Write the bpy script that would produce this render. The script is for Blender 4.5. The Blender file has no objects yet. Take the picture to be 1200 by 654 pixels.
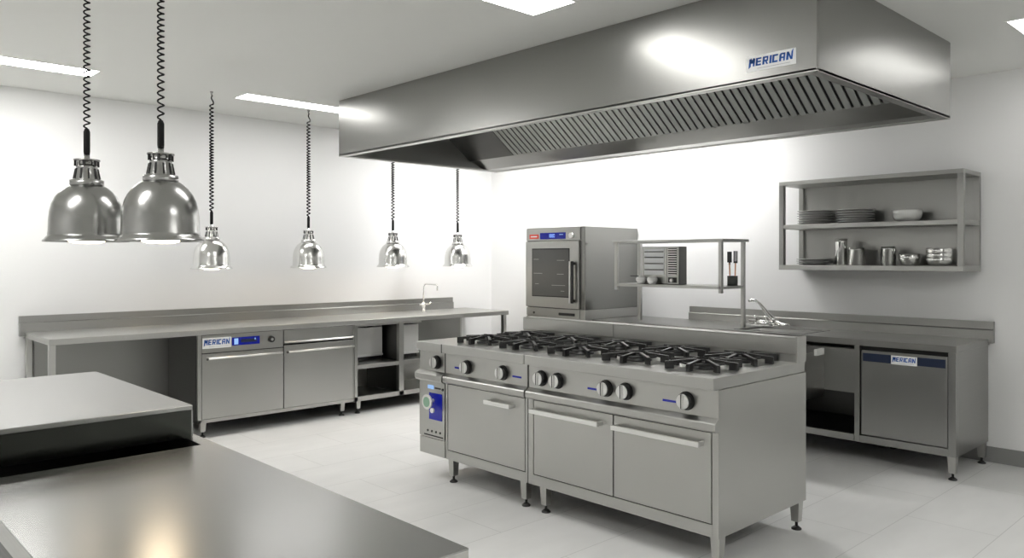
import bpy, bmesh, math, random
from mathutils import Vector, Matrix
random.seed(7)
sc = bpy.context.scene
COL = sc.collection
PI = math.pi

# ------------------------------------------------------------ materials
def mat(name, color, rough=.5, metal=0., emit=None, strength=0., spec=.5, coat=0.):
    m = bpy.data.materials.new(name); m.use_nodes = True
    b = m.node_tree.nodes['Principled BSDF']
    b.inputs['Base Color'].default_value = (*color, 1)
    b.inputs['Roughness'].default_value = rough
    b.inputs['Metallic'].default_value = metal
    b.inputs['Specular IOR Level'].default_value = spec
    b.inputs['Coat Weight'].default_value = coat
    if emit:
        b.inputs['Emission Color'].default_value = (*emit, 1)
        b.inputs['Emission Strength'].default_value = strength
    return m

def steel(name, color=(.56, .56, .54), r0=.24, r1=.36, stretch=(1, 1, 60), bump=.02, scale=6.):
    """brushed stainless: stretched noise drives roughness and a fine bump"""
    m = bpy.data.materials.new(name); m.use_nodes = True
    nt = m.node_tree; b = nt.nodes['Principled BSDF']
    b.inputs['Base Color'].default_value = (*color, 1)
    b.inputs['Metallic'].default_value = 1.
    tc = nt.nodes.new('ShaderNodeTexCoord'); mp = nt.nodes.new('ShaderNodeMapping')
    mp.inputs['Scale'].default_value = stretch
    nz = nt.nodes.new('ShaderNodeTexNoise'); nz.inputs['Scale'].default_value = scale; nz.inputs['Detail'].default_value = 3
    mr = nt.nodes.new('ShaderNodeMapRange')
    mr.inputs['From Min'].default_value = .3; mr.inputs['From Max'].default_value = .7
    mr.inputs['To Min'].default_value = r0; mr.inputs['To Max'].default_value = r1
    nt.links.new(tc.outputs['Object'], mp.inputs['Vector']); nt.links.new(mp.outputs['Vector'], nz.inputs['Vector'])
    nt.links.new(nz.outputs['Fac'], mr.inputs['Value']); nt.links.new(mr.outputs['Result'], b.inputs['Roughness'])
    if bump <= 0: return m
    bp = nt.nodes.new('ShaderNodeBump'); bp.inputs['Strength'].default_value = bump; bp.inputs['Distance'].default_value = .001
    nt.links.new(nz.outputs['Fac'], bp.inputs['Height']); nt.links.new(bp.outputs['Normal'], b.inputs['Normal'])
    return m

M = {}
M['steel'] = steel('stainless_steel', (.47, .47, .452), .31, .35, (1, 1, 90), .0, 3.)
M['steel_b'] = steel('stainless_steel_dimmed', (.36, .36, .348), .31, .35, (1, 1, 40), .0, 3.)  # darker copy of steel; weaker light on the right units put into colour
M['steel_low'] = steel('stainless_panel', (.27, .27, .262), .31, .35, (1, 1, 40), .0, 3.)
M['panel_shade'] = mat('panel_dark_reflection', (.055, .058, .052), .22, 1.)  # stainless box front, with its dark reflections put into the base colour
M['steel_top'] = steel('stainless_worktop', (.32, .32, .31), .235, .26, (1, 60, 1), .0, 3.)
M['steel_bench'] = steel('stainless_bench', (.46, .46, .445), .42, .46, (1, 60, 1), .0, 3.)
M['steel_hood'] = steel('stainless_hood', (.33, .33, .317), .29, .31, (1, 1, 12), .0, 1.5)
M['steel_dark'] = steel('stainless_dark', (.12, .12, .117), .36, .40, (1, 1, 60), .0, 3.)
M['steel_filter'] = steel('stainless_filter', (.33, .34, .325), .40, .45, (1, 60, 1), .0, 3.)
M['bright'] = mat('bright_steel', (.78, .78, .765), .3, 1.)
M['chrome'] = mat('chrome', (.85, .85, .84), .07, 1.)
M['spun'] = steel('spun_aluminium', (.38, .38, .37), .22, .25, (1, 1, 60), .0, 3.)
M['spun_lit'] = steel('spun_aluminium_lit', (.68, .68, .665), .2, .23, (1, 1, 40), .0, 3.)  # lit copy of spun; brighter reflected light put into the base colour
M['black'] = mat('black_plastic', (.012, .012, .012), .4)
M['cord'] = mat('black_cord', (.006, .006, .006), .7, spec=.2)
M['gap'] = mat('dark_gap', (.02, .02, .02), .8)
M['iron'] = mat('cast_iron', (.010, .010, .010), .38, spec=.6)
M['burner'] = mat('burner_cap', (.07, .07, .07), .4, .6)
M['wall'] = mat('white_wall_paint', (.88, .88, .875), .6, spec=.3)
M['ceiling'] = mat('ceiling_paint', (.80, .805, .78), .8, spec=.2)
M['base'] = mat('grey_baseboard', (.26, .26, .255), .5)
M['light'] = mat('light_panel', (1, 1, 1), .5, emit=(1, .99, .97), strength=15.)
M['light_soft'] = mat('light_panel_soft', (1, 1, 1), .5, emit=(1, .99, .97), strength=1.7)
M['light_mid'] = mat('light_panel_mid', (1, 1, 1), .5, emit=(1, .99, .97), strength=5.5)
M['bulb'] = mat('warm_bulb', (1, .95, .85), .3, emit=(1, .80, .55), strength=12.)
M['bulb_bench'] = mat('warm_bulb_bench', (1, .95, .85), .3, emit=(1, .80, .55), strength=11.)
M['bulb_dim'] = mat('warm_bulb_dim', (1, .95, .85), .3, emit=(1, .82, .6), strength=2.)
M['glass'] = mat('dark_oven_glass', (.075, .075, .07), .28, 0., spec=.8)
M['blue'] = mat('blue_display', (.004, .01, .22), .25, emit=(.005, .01, .35), strength=.1)
M['navy'] = mat('navy_strip', (.018, .028, .06), .3)
M['lcd'] = mat('display_digits', (.3, .5, .9), .4, emit=(.35, .6, 1), strength=.18)
M['logo'] = mat('logo_blue', (.003, .10, .45), .5)
M['white'] = mat('white_label_and_glare', (.93, .94, .95), .35)
M['greytext'] = mat('grey_print', (.45, .46, .50), .5)
M['red'] = mat('red_label', (.70, .06, .03), .4)
M['ceramic'] = mat('white_ceramic', (.90, .90, .88), .2, coat=.3)
M['plate'] = mat('grey_plate', (.62, .62, .61), .25, coat=.3)
M['plastic'] = mat('pale_plastic', (.72, .72, .70), .35)
M['orange'] = mat('orange_wood', (.85, .42, .22), .5)
M['holder'] = mat('dark_holder', (.10, .105, .10), .35, .6)
M['green'] = mat('green_gauge', (.25, .42, .30), .3)
M['pale_reflection'] = mat('window_reflection', (.62, .62, .58), .35, .1)  # pale reflections in the small oven window as a base colour
M['polish'] = steel('stainless_polished', (.26, .26, .25), .13, .16, (1, 1, 60), 0., 3.)

def floor_mat():
    m = bpy.data.materials.new('floor_tiles'); m.use_nodes = True
    nt = m.node_tree; b = nt.nodes['Principled BSDF']
    tc = nt.nodes.new('ShaderNodeTexCoord'); mp = nt.nodes.new('ShaderNodeMapping')
    mp.inputs['Location'].default_value = (-4.27 + .94 * 8, -1.233 + .467 * 8, 0)
    br = nt.nodes.new('ShaderNodeTexBrick')
    br.inputs['Scale'].default_value = 1.; br.inputs['Brick Width'].default_value = .94; br.inputs['Row Height'].default_value = .467
    br.inputs['Mortar Size'].default_value = .0028; br.inputs['Mortar Smooth'].default_value = .4
    br.inputs['Color1'].default_value = (.77, .77, .76, 1); br.inputs['Color2'].default_value = (.80, .80, .79, 1)
    br.inputs['Mortar'].default_value = (.60, .60, .59, 1)
    nz = nt.nodes.new('ShaderNodeTexNoise'); nz.inputs['Scale'].default_value = 2.2; nz.inputs['Detail'].default_value = 6
    mp2 = nt.nodes.new('ShaderNodeMapping'); mp2.inputs['Scale'].default_value = (1, 2.6, 1)
    cr = nt.nodes.new('ShaderNodeMapRange'); cr.inputs['To Min'].default_value = .90; cr.inputs['To Max'].default_value = 1.06
    mx = nt.nodes.new('ShaderNodeMix'); mx.data_type = 'RGBA'; mx.blend_type = 'MULTIPLY'; mx.inputs[0].default_value = 1.
    L = nt.links.new
    L(tc.outputs['Object'], mp.inputs['Vector']); L(mp.outputs['Vector'], br.inputs['Vector'])
    L(tc.outputs['Object'], mp2.inputs['Vector']); L(mp2.outputs['Vector'], nz.inputs['Vector'])
    L(nz.outputs['Fac'], cr.inputs['Value'])
    L(br.outputs['Color'], mx.inputs[6]); L(cr.outputs['Result'], mx.inputs[7]); L(mx.outputs[2], b.inputs['Base Color'])
    b.inputs['Roughness'].default_value = .42; b.inputs['Specular IOR Level'].default_value = .35
    return m
M['floor'] = floor_mat()

# ------------------------------------------------------------ mesh building
ORIGIN = {}
class MB:
    def __init__(s): s.bm = bmesh.new()
    def box(s, x0, x1, y0, y1, z0, z1, bev=.0):
        x0, x1 = min(x0, x1), max(x0, x1); y0, y1 = min(y0, y1), max(y0, y1); z0, z1 = min(z0, z1), max(z0, z1)
        c = [(x0, y0, z0), (x1, y0, z0), (x1, y1, z0), (x0, y1, z0), (x0, y0, z1), (x1, y0, z1), (x1, y1, z1), (x0, y1, z1)]
        v = [s.bm.verts.new(p) for p in c]
        f = [s.bm.faces.new([v[i] for i in q]) for q in ((0, 3, 2, 1), (4, 5, 6, 7), (0, 1, 5, 4), (1, 2, 6, 5), (2, 3, 7, 6), (3, 0, 4, 7))]
        if bev > 0:
            ed = list({e for q in f for e in q.edges})
            bmesh.ops.bevel(s.bm, geom=ed, offset=bev, segments=2, profile=.5, affect='EDGES')
        return s
    def taper(s, x, y, z0, z1, h0, h1):
        """tapering square leg: half width h0 at z0, h1 at z1"""
        v = []
        for z, h in ((z0, h0), (z1, h1)):
            v += [s.bm.verts.new((x + a * h, y + b * h, z)) for a, b in ((-1, -1), (1, -1), (1, 1), (-1, 1))]
        for q in ((0, 3, 2, 1), (4, 5, 6, 7), (0, 1, 5, 4), (1, 2, 6, 5), (2, 3, 7, 6), (3, 0, 4, 7)):
            s.bm.faces.new([v[i] for i in q])
        return s
    def prism(s, poly, axis, a0, a1):
        """polygon in the two remaining axes, extruded along axis"""
        def P(p, a):
            return {'x': (a, p[0], p[1]), 'y': (p[0], a, p[1]), 'z': (p[0], p[1], a)}[axis]
        v0 = [s.bm.verts.new(P(p, a0)) for p in poly]; v1 = [s.bm.verts.new(P(p, a1)) for p in poly]
        n = len(poly)
        s.bm.faces.new(v0); s.bm.faces.new(v1[::-1])
        for i in range(n):
            s.bm.faces.new((v0[i], v0[(i + 1) % n], v1[(i + 1) % n], v1[i]))
        return s
    def lathe(s, prof, cx, cy, cz=0., seg=32, M4=None):
        rings = []
        for r, z in prof:
            if r < 1e-5:
                rings.append([s.bm.verts.new((0, 0, z))])
            else:
                rings.append([s.bm.verts.new((r * math.cos(2 * PI * k / seg), r * math.sin(2 * PI * k / seg), z)) for k in range(seg)])
        for a, b in zip(rings, rings[1:]):
            for k in range(seg):
                k2 = (k + 1) % seg
                if len(a) == 1 and len(b) == 1: continue
                if len(a) == 1: f = (a[0], b[k2], b[k])
                elif len(b) == 1: f = (a[k], a[k2], b[0])
                else: f = (a[k], a[k2], b[k2], b[k])
                s.bm.faces.new(f).smooth = True
        vs = [v for r in rings for v in r]
        T = Matrix.Translation((cx, cy, cz)) @ (M4 or Matrix.Identity(4))
        for v in vs: v.co = T @ v.co
        return s
    def cyl(s, p0, p1, r0, r1=None, seg=20):
        r1 = r0 if r1 is None else r1
        p0, p1 = Vector(p0), Vector(p1); d = p1 - p0
        R = d.to_track_quat('Z', 'Y').to_matrix().to_4x4()
        h = d.length
        rings = []
        T = Matrix.Translation(p0) @ R
        for r, z in ((r0, 0), (r1, h)):
            rings.append([s.bm.verts.new(T @ Vector((r * math.cos(2 * PI * k / seg), r * math.sin(2 * PI * k / seg), z))) for k in range(seg)])
        for k in range(seg):
            k2 = (k + 1) % seg
            s.bm.faces.new((rings[0][k], rings[0][k2], rings[1][k2], rings[1][k])).smooth = True
        s.bm.faces.new(rings[0][::-1]); s.bm.faces.new(rings[1])
        return s
    def tube(s, pts, r, seg=8):
        pts = [Vector(p) for p in pts]; n = len(pts); rs = r if isinstance(r, (list, tuple)) else [r] * n
        rings = []; up = None
        for i, p in enumerate(pts):
            t = (pts[min(i + 1, n - 1)] - pts[max(i - 1, 0)]).normalized()
            if up is None: up = t.orthogonal().normalized()
            up = (up - t * up.dot(t)).normalized(); w = t.cross(up)
            rings.append([s.bm.verts.new(p + rs[i] * (math.cos(2 * PI * k / seg) * up + math.sin(2 * PI * k / seg) * w)) for k in range(seg)])
        for a, b in zip(rings, rings[1:]):
            for k in range(seg):
                k2 = (k + 1) % seg
                s.bm.faces.new((a[k], a[k2], b[k2], b[k])).smooth = True
        s.bm.faces.new(rings[0][::-1]); s.bm.faces.new(rings[-1])
        return s
    def obox(s, c, ax, ay, az):
        """oriented box: centre and three half-extent vectors"""
        c, ax, ay, az = map(Vector, (c, ax, ay, az))
        v = [s.bm.verts.new(c + i * ax + j * ay + k * az) for k in (-1, 1) for i, j in ((-1, -1), (1, -1), (1, 1), (-1, 1))]
        for q in ((0, 3, 2, 1), (4, 5, 6, 7), (0, 1, 5, 4), (1, 2, 6, 5), (2, 3, 7, 6), (3, 0, 4, 7)):
            s.bm.faces.new([v[i] for i in q])
        return s
    def build(s, name, m, parent=None, label=None, world=None):
        """link as ONE object; coordinates given in the world, stored relative to the thing's base"""
        o0 = Vector(ORIGIN[parent.name]) if parent else Vector(world or (0, 0, 0))
        bmesh.ops.recalc_face_normals(s.bm, faces=s.bm.faces)
        for v in s.bm.verts: v.co -= o0
        me = bpy.data.meshes.new(name); s.bm.to_mesh(me); s.bm.free()
        o = bpy.data.objects.new(name, me); COL.objects.link(o)
        me.materials.append(M[m] if isinstance(m, str) else m)
        if parent: o.parent = parent
        else: o.location = o0
        ORIGIN[o.name] = tuple(o0)
        if label: o['label'] = label
        return o

def thing(name, label, cat, loc, group=None):
    o = bpy.data.objects.new(name, None); COL.objects.link(o)
    o.empty_display_size = .1
    o.location = loc; o['label'] = label; o['category'] = cat
    if group: o['group'] = group
    ORIGIN[o.name] = tuple(loc)
    return o
def tag(o, label, cat, group=None):
    o['label'] = label; o['category'] = cat
    if group: o['group'] = group
    return o
def struct(name, m, mb):
    o = mb.build(name, m); o['kind'] = 'structure'; return o
def box(*a, bev=0.): return MB().box(*a, bev=bev)
def dup(root, loc, label, group=None):
    r = root.copy(); COL.objects.link(r); r.location = loc; r['label'] = label
    if group: r['group'] = group
    for ch in list(root.children):
        c = ch.copy(); COL.objects.link(c); c.parent = r
        for g in ch.children:
            d = g.copy(); COL.objects.link(d); d.parent = c
    return r

def leg(parent, x, y, ztop, h=.024):
    l = MB().taper(x, y, .045, ztop, h * .78, h).build('leg', 'steel', parent)
    MB().cyl((x, y, .012), (x, y, .048), .008, seg=12).lathe([(0, 0), (.027, 0), (.027, .006), (.012, .018), (0, .018)], x, y, 0, 20).build('foot', 'black', l)
    return l

# ------------------------------------------------------------ block lettering (strokes on a 2D grid)
def bars(ch):
    t = .34
    def seg(a, b, w=t):
        a, b = Vector(a), Vector(b); d = (b - a).normalized(); n = Vector((-d.y, d.x)) * w / 2
        return [a - n, b - n, b + n, a + n]
    S = {'M': [[(0, -.25), (t, 0), (t, 1), (0, 1)], seg((.16, .98), (.5, .42), .40), seg((.5, .42), (.84, .98), .40), [(1 - t, 0), (1, 0), (1, 1), (1 - t, 1)]],
         'E': [[(0, 0), (t, 0), (t, 1), (0, 1)], [(0, 0), (.9, 0), (.9, .2), (0, .2)], [(0, .4), (.85, .4), (.85, .6), (0, .6)], [(0, .8), (.9, .8), (.9, 1), (0, 1)]],
         'R': [[(0, 0), (t, 0), (t, 1), (0, 1)], [(0, .8), (.9, .8), (.9, 1), (0, 1)], [(.66, .38), (.9, .38), (.9, .9), (.66, .9)], [(0, .36), (.9, .36), (.9, .56), (0, .56)], [(.42, .38), (.68, .38), (.95, 0), (.66, 0)]],
         'I': [[(0, 0), (t, 0), (t, 1), (0, 1)]],
         'C': [[(0, 0), (t, 0), (t, 1), (0, 1)], [(0, 0), (.9, 0), (.9, .22), (0, .22)], [(0, .78), (.9, .78), (.9, 1), (0, 1)]],
         'A': [[(0, 0), (t, 0), (t, .9), (0, .8)], [(.66, 0), (.92, 0), (.92, 1), (.66, 1)], [(.0, .8), (.92, .8), (.92, 1), (.18, 1)], [(.1, .34), (.8, .34), (.8, .52), (.1, .52)]],
         'N': [[(0, 0), (t, 0), (t, 1), (0, 1)], [(0, 1), (.3, 1), (1, 0), (.7, 0)], [(.74, 0), (1, 0), (1, 1.3), (.74, 1.0)]],
         '1': [[(.5, 0), (.75, 0), (.75, 1), (.5, 1)]],
         '8': [[(0, 0), (.2, 0), (.2, 1), (0, 1)], [(.6, 0), (.8, 0), (.8, 1), (.6, 1)], [(0, 0), (.8, 0), (.8, .16), (0, .16)], [(0, .42), (.8, .42), (.8, .58), (0, .58)], [(0, .84), (.8, .84), (.8, 1), (0, 1)]],
         '0': [[(0, 0), (.2, 0), (.2, 1), (0, 1)], [(.6, 0), (.8, 0), (.8, 1), (.6, 1)], [(0, 0), (.8, 0), (.8, .16), (0, .16)], [(0, .84), (.8, .84), (.8, 1), (0, 1)]]}
    return S[ch]
def lettering(text, origin, ux, uz, w, h, adv=1.13, shear=.12, lift=.0006):
    """mesh letters on a plane; origin is the lower left corner, ux/uz unit vectors, w total width"""
    mb = MB(); x = 0; items = []
    for ch in text:
        items.append((x, ch)); x += (.44 if ch == 'I' else adv)
    k = w / (x - .16); ux, uz = Vector(ux), Vector(uz); n = uz.cross(ux) * -1
    o = Vector(origin)
    for x0, ch in items:
        for poly in bars(ch):
            vs = [mb.bm.verts.new(o + ux * ((x0 + p[0] + shear * p[1]) * k) + uz * (p[1] * h)) for p in poly]
            mb.bm.faces.new(vs)
    return mb
def logo(parent, p0, ux, w, h, normal, sub=True):
    """white plate with the blue maker's lettering; p0 lower left corner, facing normal"""
    p0, ux, nz = Vector(p0), Vector(ux), Vector(normal); uz = Vector((0, 0, 1))
    c = p0 + ux * w / 2 + uz * h / 2 + nz * .001
    pl = MB().obox(c, ux * w / 2, uz * h / 2, nz * .001).build('name_plate', 'white', parent, 'white plate with blue lettering')
    lb = lettering('MERICAN', p0 + ux * w * .05 + uz * h * .33 + nz * .0026, ux, uz, w * .88, h * .50)
    lb.build('lettering', 'logo', pl)
    if sub:
        MB().obox(p0 + ux * w * .56 + uz * h * .16 + nz * .0022, ux * w * .33, uz * h * .012, nz * .0003).build('underline', 'greytext', pl)

# ------------------------------------------------------------ room
CZ = 2.83; WX = 6.44; WY = 7.16; BX = -2.2; BY = -2.4; T = .15
struct('floor', 'floor', box(BX - T, WX + T, BY - T, WY + T, -.12, 0))
struct('ceiling', 'ceiling', box(BX - T, WX + T, BY - T, WY + T, CZ, CZ + .12))
struct('wall_left', 'wall', box(BX - T, WX + T, WY, WY + T, 0, CZ))
struct('wall_right', 'wall', box(WX, WX + T, BY - T, WY, 0, CZ))
struct('wall_near', 'wall', box(BX - T, WX, BY - T, BY, 0, CZ))
struct('wall_rear', 'wall', box(BX - T, BX, BY, WY, 0, CZ))
struct('baseboard_right', 'base', box(WX - .015, WX, BY, WY - .015, 0, .113, bev=.003))
struct('baseboard_left', 'base', box(BX, WX, WY - .015, WY, 0, .113, bev=.003))

def strip(x0, x1, y0, y1, label, m='light'):
    t = thing('ceiling_light', label, 'ceiling light', ((x0 + x1) / 2, (y0 + y1) / 2, CZ), 'strip lights in the ceiling')
    e = .012
    f = MB().box(x0 - e, x1 + e, y0 - e, y0, CZ - .004, CZ).box(x0 - e, x1 + e, y1, y1 + e, CZ - .004, CZ)
    f.box(x0 - e, x0, y0, y1, CZ - .004, CZ).box(x1, x1 + e, y0, y1, CZ - .004, CZ).build('frame', 'ceiling', t)
    box(x0, x1, y0, y1, CZ - .003, CZ).build('diffuser', m, t)
    return t
strip(.50, 1.71, 6.12, 6.345, 'ceiling strip light nearest the wall behind the left end of the long worktop')
strip(2.82, 3.99, 6.12, 6.345, 'ceiling strip light beside the end of the extractor hood, above the row of small lamps', 'light_mid')
strip(1.85, 3.06, 2.75, 3.055, 'ceiling strip light in the open ceiling before the long side of the extractor hood', 'light_mid')
strip(5.10, 6.3, 1.0, 1.286, 'ceiling strip light near the wall with the shelf, past the hood', 'light_soft')
strip(4.75, 5.95, 6.12, 6.345, 'added unseen ceiling strip light behind the hood near the far corner')  # unseen strip, added to brighten the walls at the far corner
strip(5.65, 5.95, 3.6, 5.4, 'added unseen ceiling strip light between the hood and the oven wall')  # also added out of view, to light the oven wall
strip(-1.0, .2, 2.75, 3.055, 'added unseen ceiling strip light above the viewer side of the room')  # out of view, added for more bounce off floor and ceiling
strip(1.85, 3.06, -.9, -.6, 'added unseen ceiling strip light in the part of the room behind the viewer')  # another unseen strip added as fill for the room

# ------------------------------------------------------------ extractor hood
HX0, HX1, HY0, HY1, HZ = 3.52, 5.345, 1.655, 5.865, 2.355
hood = thing('extractor_hood', 'large box-shaped stainless steel extractor hood hanging from the ceiling over the range', 'extractor hood', ((HX0 + HX1) / 2, (HY0 + HY1) / 2, HZ))
t = .02
m = MB()
m.box(HX0, HX0 + t, HY0, HY1, HZ, CZ - .001, bev=.003); m.box(HX1 - t, HX1, HY0, HY1, HZ, CZ - .001, bev=.003)
m.box(HX0 + t, HX1 - t, HY0, HY0 + t, HZ, CZ - .001); m.box(HX0 + t, HX1 - t, HY1 - t, HY1, HZ, CZ - .001)
m.build('casing', 'steel_hood', hood)
r = .055
m = MB()
m.box(HX0, HX0 + r, HY0, HY1, HZ - .004, HZ + .014, bev=.002); m.box(HX1 - r, HX1, HY0, HY1, HZ - .004, HZ + .014, bev=.002)
m.box(HX0 + r, HX1 - r, HY0, HY0 + r, HZ - .004, HZ + .014, bev=.002); m.box(HX0 + r, HX1 - r, HY1 - r, HY1, HZ - .004, HZ + .014, bev=.002)
m.build('rim', 'steel', hood)
# slanting filter bank, lower edge along the far side
fx0, fz0, fx1, fz1 = 4.98, 2.445, 4.55, 2.755
fy0, fy1 = 1.86, 5.22
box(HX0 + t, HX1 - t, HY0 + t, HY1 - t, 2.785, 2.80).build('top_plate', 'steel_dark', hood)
m = MB(); m.prism([(fx0, fz0), (fx1, fz1), (fx1 + .01, fz1 + .02), (fx0 + .02, fz0 + .02)], 'y', HY0 + t, HY1 - t)
m.build('filter_housing', 'gap', hood)
d = Vector((fx1 - fx0, 0, fz1 - fz0)); L = d.length; dn = d.normalized(); nn = Vector((-dn.z, 0, dn.x))
if nn.z > 0: nn = -nn
n_slats = 56; pitch = (fy1 - fy0) / n_slats
m = MB()
mid = Vector(((fx0 + fx1) / 2, 0, (fz0 + fz1) / 2))
for i in range(n_slats):
    y = fy0 + (i + .5) * pitch
    m.obox((mid.x + nn.x * .012, y, mid.z + nn.z * .012), dn * (L / 2), Vector((0, pitch * .33, 0)) + nn * .003, nn * .004)
m.build('filter_baffles', 'steel_filter', hood)
m = MB()
m.prism([(fx0, fz0 - .004), (fx0 + .02, fz0 + .01), (HX1 - t, 2.375), (HX1 - t, 2.355), (5.16, 2.362)], 'y', HY0 + t, HY1 - t)
m.build('grease_gutter', 'steel_hood', hood)
m = MB()   # blank plates closing the bank at its ends
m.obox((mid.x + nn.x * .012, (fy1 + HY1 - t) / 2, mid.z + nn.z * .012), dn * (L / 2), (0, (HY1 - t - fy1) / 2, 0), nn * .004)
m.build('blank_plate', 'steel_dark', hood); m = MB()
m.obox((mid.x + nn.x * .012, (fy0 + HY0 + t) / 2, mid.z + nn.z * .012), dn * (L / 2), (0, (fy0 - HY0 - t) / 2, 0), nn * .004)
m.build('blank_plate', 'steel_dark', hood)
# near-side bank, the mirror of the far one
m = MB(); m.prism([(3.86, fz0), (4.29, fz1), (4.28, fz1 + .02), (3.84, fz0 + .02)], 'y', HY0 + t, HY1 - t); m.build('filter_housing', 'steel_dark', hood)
box(3.86, 3.545, HY0 + t, HY1 - t, fz0 - .002, fz0 + .004).build('grease_gutter', 'steel', hood)
logo(hood, (HX0, 2.016, 2.403), (0, -1, 0), .259, .077, (-1, 0, 0))

# ------------------------------------------------------------ heat lamps
def heat_lamp(loc, label, group, loose=0., coil_top=.09, cr=.0112, ct=.0034, cp=.026, bm_='bulb', sm='spun'):
    x, y, z = loc
    t = thing('heat_lamp', label, 'heat lamp', loc, group)
    R = .16
    prof = [(R, 0), (R, .006), (R * .965, .010), (R * .93, .018), (R * .90, .022), (R * .885, .026), (R * .885, .034), (R * .875, .042),
            (R * .868, .09), (R * .845, .125), (R * .80, .155), (R * .72, .183), (R * .62, .205), (R * .50, .222), (R * .385, .233)]
    inner = [(r - .004, h - .003) for r, h in prof[::-1]][:-1] + [(R - .003, 0)]
    MB().lathe(prof + inner, x, y, z, 48).build('shade', sm, t)
    h = .233
    col = MB().lathe([(R * .39, h - .002), (R * .40, h), (R * .40, h + .020), (R * .33, h + .022)], x, y, z, 40)
    col.lathe([(R * .31, h + .02), (R * .25, h + .074), (R * .255, h + .078), (R * .20, h + .079), (R * .20, h + .10), (R * .31, h + .101), (R * .31, h + .106), (R * .12, h + .108), (R * .07, h + .112), (R * .068, h + .128), (0, h + .128)], x, y, z, 40)
    c = col.build('vent_collar', sm, t)
    s = MB()
    for k in range(10):
        a = 2 * PI * k / 10 + .2; ca, sa = math.cos(a), math.sin(a)
        r0, r1 = R * .312, R * .262
        p0 = Vector((x + ca * r0, y + sa * r0, z + h + .026)); p1 = Vector((x + ca * r1, y + sa * r1, z + h + .068))
        dd = (p1 - p0); s.obox((p0 + p1) / 2, Vector((-sa, ca, 0)) * .0032, Vector((ca, sa, 0)) * .002, dd / 2)
    for k in range(6):
        a = 2 * PI * k / 6; ca, sa = math.cos(a), math.sin(a)
        s.obox((x + ca * R * .27, y + sa * R * .27, z + h + .089), Vector((-sa, ca, 0)) * .004, Vector((ca, sa, 0)) * .004, (0, 0, .011))
    s.build('vent_slot', 'gap', c)
    MB().lathe([(0, -.008), (.045, -.007), (.066, -.001), (.070, .006), (.062, .014), (.03, .03), (.02, .06), (0, .06)], x, y, z, 32).build('bulb', bm_, t)
    g0, g1 = z + h + .126, z + h + .126 + .105
    MB().lathe([(0, 0), (.011, 0), (.0125, .012), (.0125, .095), (.008, .108), (0, .108)], x, y, g0, 20).build('cable_grip', 'cord', t)
    pts = []; top = CZ - .03; zc1 = top - coil_top
    n = int((zc1 - g1) / cp); seg = 14
    for i in range(n * seg + 1):
        u = i / (n * seg); a = 2 * PI * i / seg
        zz = g1 + (zc1 - g1) * (u + .03 * math.sin(u * 2 * PI) * (1 if loose == 0 else .4))
        rr = cr * min(1, i / 6)
        pts.append((x + rr * math.cos(a), y + rr * math.sin(a), zz))
    if coil_top > 0:
        for i in range(1, 9):
            u = i / 8; pts.append((x + cr * (1 - u) + .006 * math.sin(u * 7), y + .004 * math.sin(u * 5), zc1 + coil_top * u))
    MB().tube(pts, ct, 6).build('coiled_cord', 'cord', t)
    MB().lathe([(0, -.03), (.006, -.03), (.008, -.012), (.012, -.008), (.012, -.0005), (0, -.0005)], x, y, CZ, 24).build('ceiling_rose', 'spun', t)
    return t
heat_lamp((.945, 3.55, 1.549), 'large-looking steel heat lamp on a black coil, farthest from the row of small lamps', 'heat lamps over the near table', 1., .12, bm_='bulb_dim')
heat_lamp((1.09, 3.12, 1.546), 'steel heat lamp hanging closest to the viewer, overlapping the lamp beside it', 'heat lamps over the near table')
small = [(2.58, 6.25, 'small heat lamp over the long worktop, first from the big lamps'),
         (3.545, 6.43, 'small heat lamp over the long worktop, second from the big lamps'),
         (4.47, 6.43, 'small heat lamp over the long worktop, cord passing behind the hood corner'),
         (5.30, 6.43, 'small heat lamp closest to the room corner, beside the tall tap')]
for x, y, lab in small:
    heat_lamp((x, y, 1.397), lab, 'heat lamps over the long worktop', 0., .07, .0135, .0055, .027, 'bulb_bench', 'spun_lit')

# ------------------------------------------------------------ long worktop on the left wall
C = .896; FY = 6.38
wt = thing('worktop', 'long stainless worktop with upstand running along the wall under four small lamps', 'worktop', (3.7, 6.8, C))
m = MB().box(1.45, 6.0, FY, WY - .02, C - .045, C, bev=.004)
m.build('tabletop', 'steel_bench', wt)
m = MB().prism([(WY - .05, C - .03), (WY - .05, .968), (WY - .035, .975), (WY - .035, 1.025), (WY - .002, 1.025), (WY - .002, C - .03)], 'x', 1.415, 5.80)
m.build('upstand', 'steel_b', wt)
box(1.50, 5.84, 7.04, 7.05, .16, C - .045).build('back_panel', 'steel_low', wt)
for x, y in ((1.475, FY + .03), (1.475, 7.10), (5.95, FY + .03), (5.87, 7.10)):
    l = box(x - .022, x + .022, y - .022, y + .022, .03, C - .045, bev=.002).build('leg', 'steel', wt)
    MB().cyl((x, y, 0), (x, y, .03), .02).build('foot', 'black', l)

# refrigerated base cabinet with a control panel
cb = thing('base_cabinet', 'two-door stainless base cabinet with blue control display, under the long worktop', 'cabinet', (3.26, 6.75, 0))
X0, X1 = 2.525, 4.0; cy = FY + .02
m = MB().box(X0, X1, cy + .012, 7.03, .125, C - .047)
m.box(X0, X0 + .03, cy - .008, cy + .02, .125, C - .047, bev=.002).box(X0, X1, cy - .008, cy + .02, .125, .155, bev=.002).box(X1 - .008, X1, cy - .008, cy + .02, .125, C - .047)
m.build('body', 'steel', cb)
box(X0 - .003, X0 - .0002, cy + .02, 7.03, .125, C - .047).build('side_panel_or_shade', 'steel_dark', cb)  # dark sheet over the body's steel side; shade under the worktop painted in
box(X0 + .03, X1 - .008, cy + .004, cy + .012, .155, C - .047).build('recess', 'gap', cb)
cp = box(X0 + .033, 3.277, cy - .008, cy + .004, .700, C - .05, bev=.001).build('control_panel', 'steel', cb)
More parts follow.
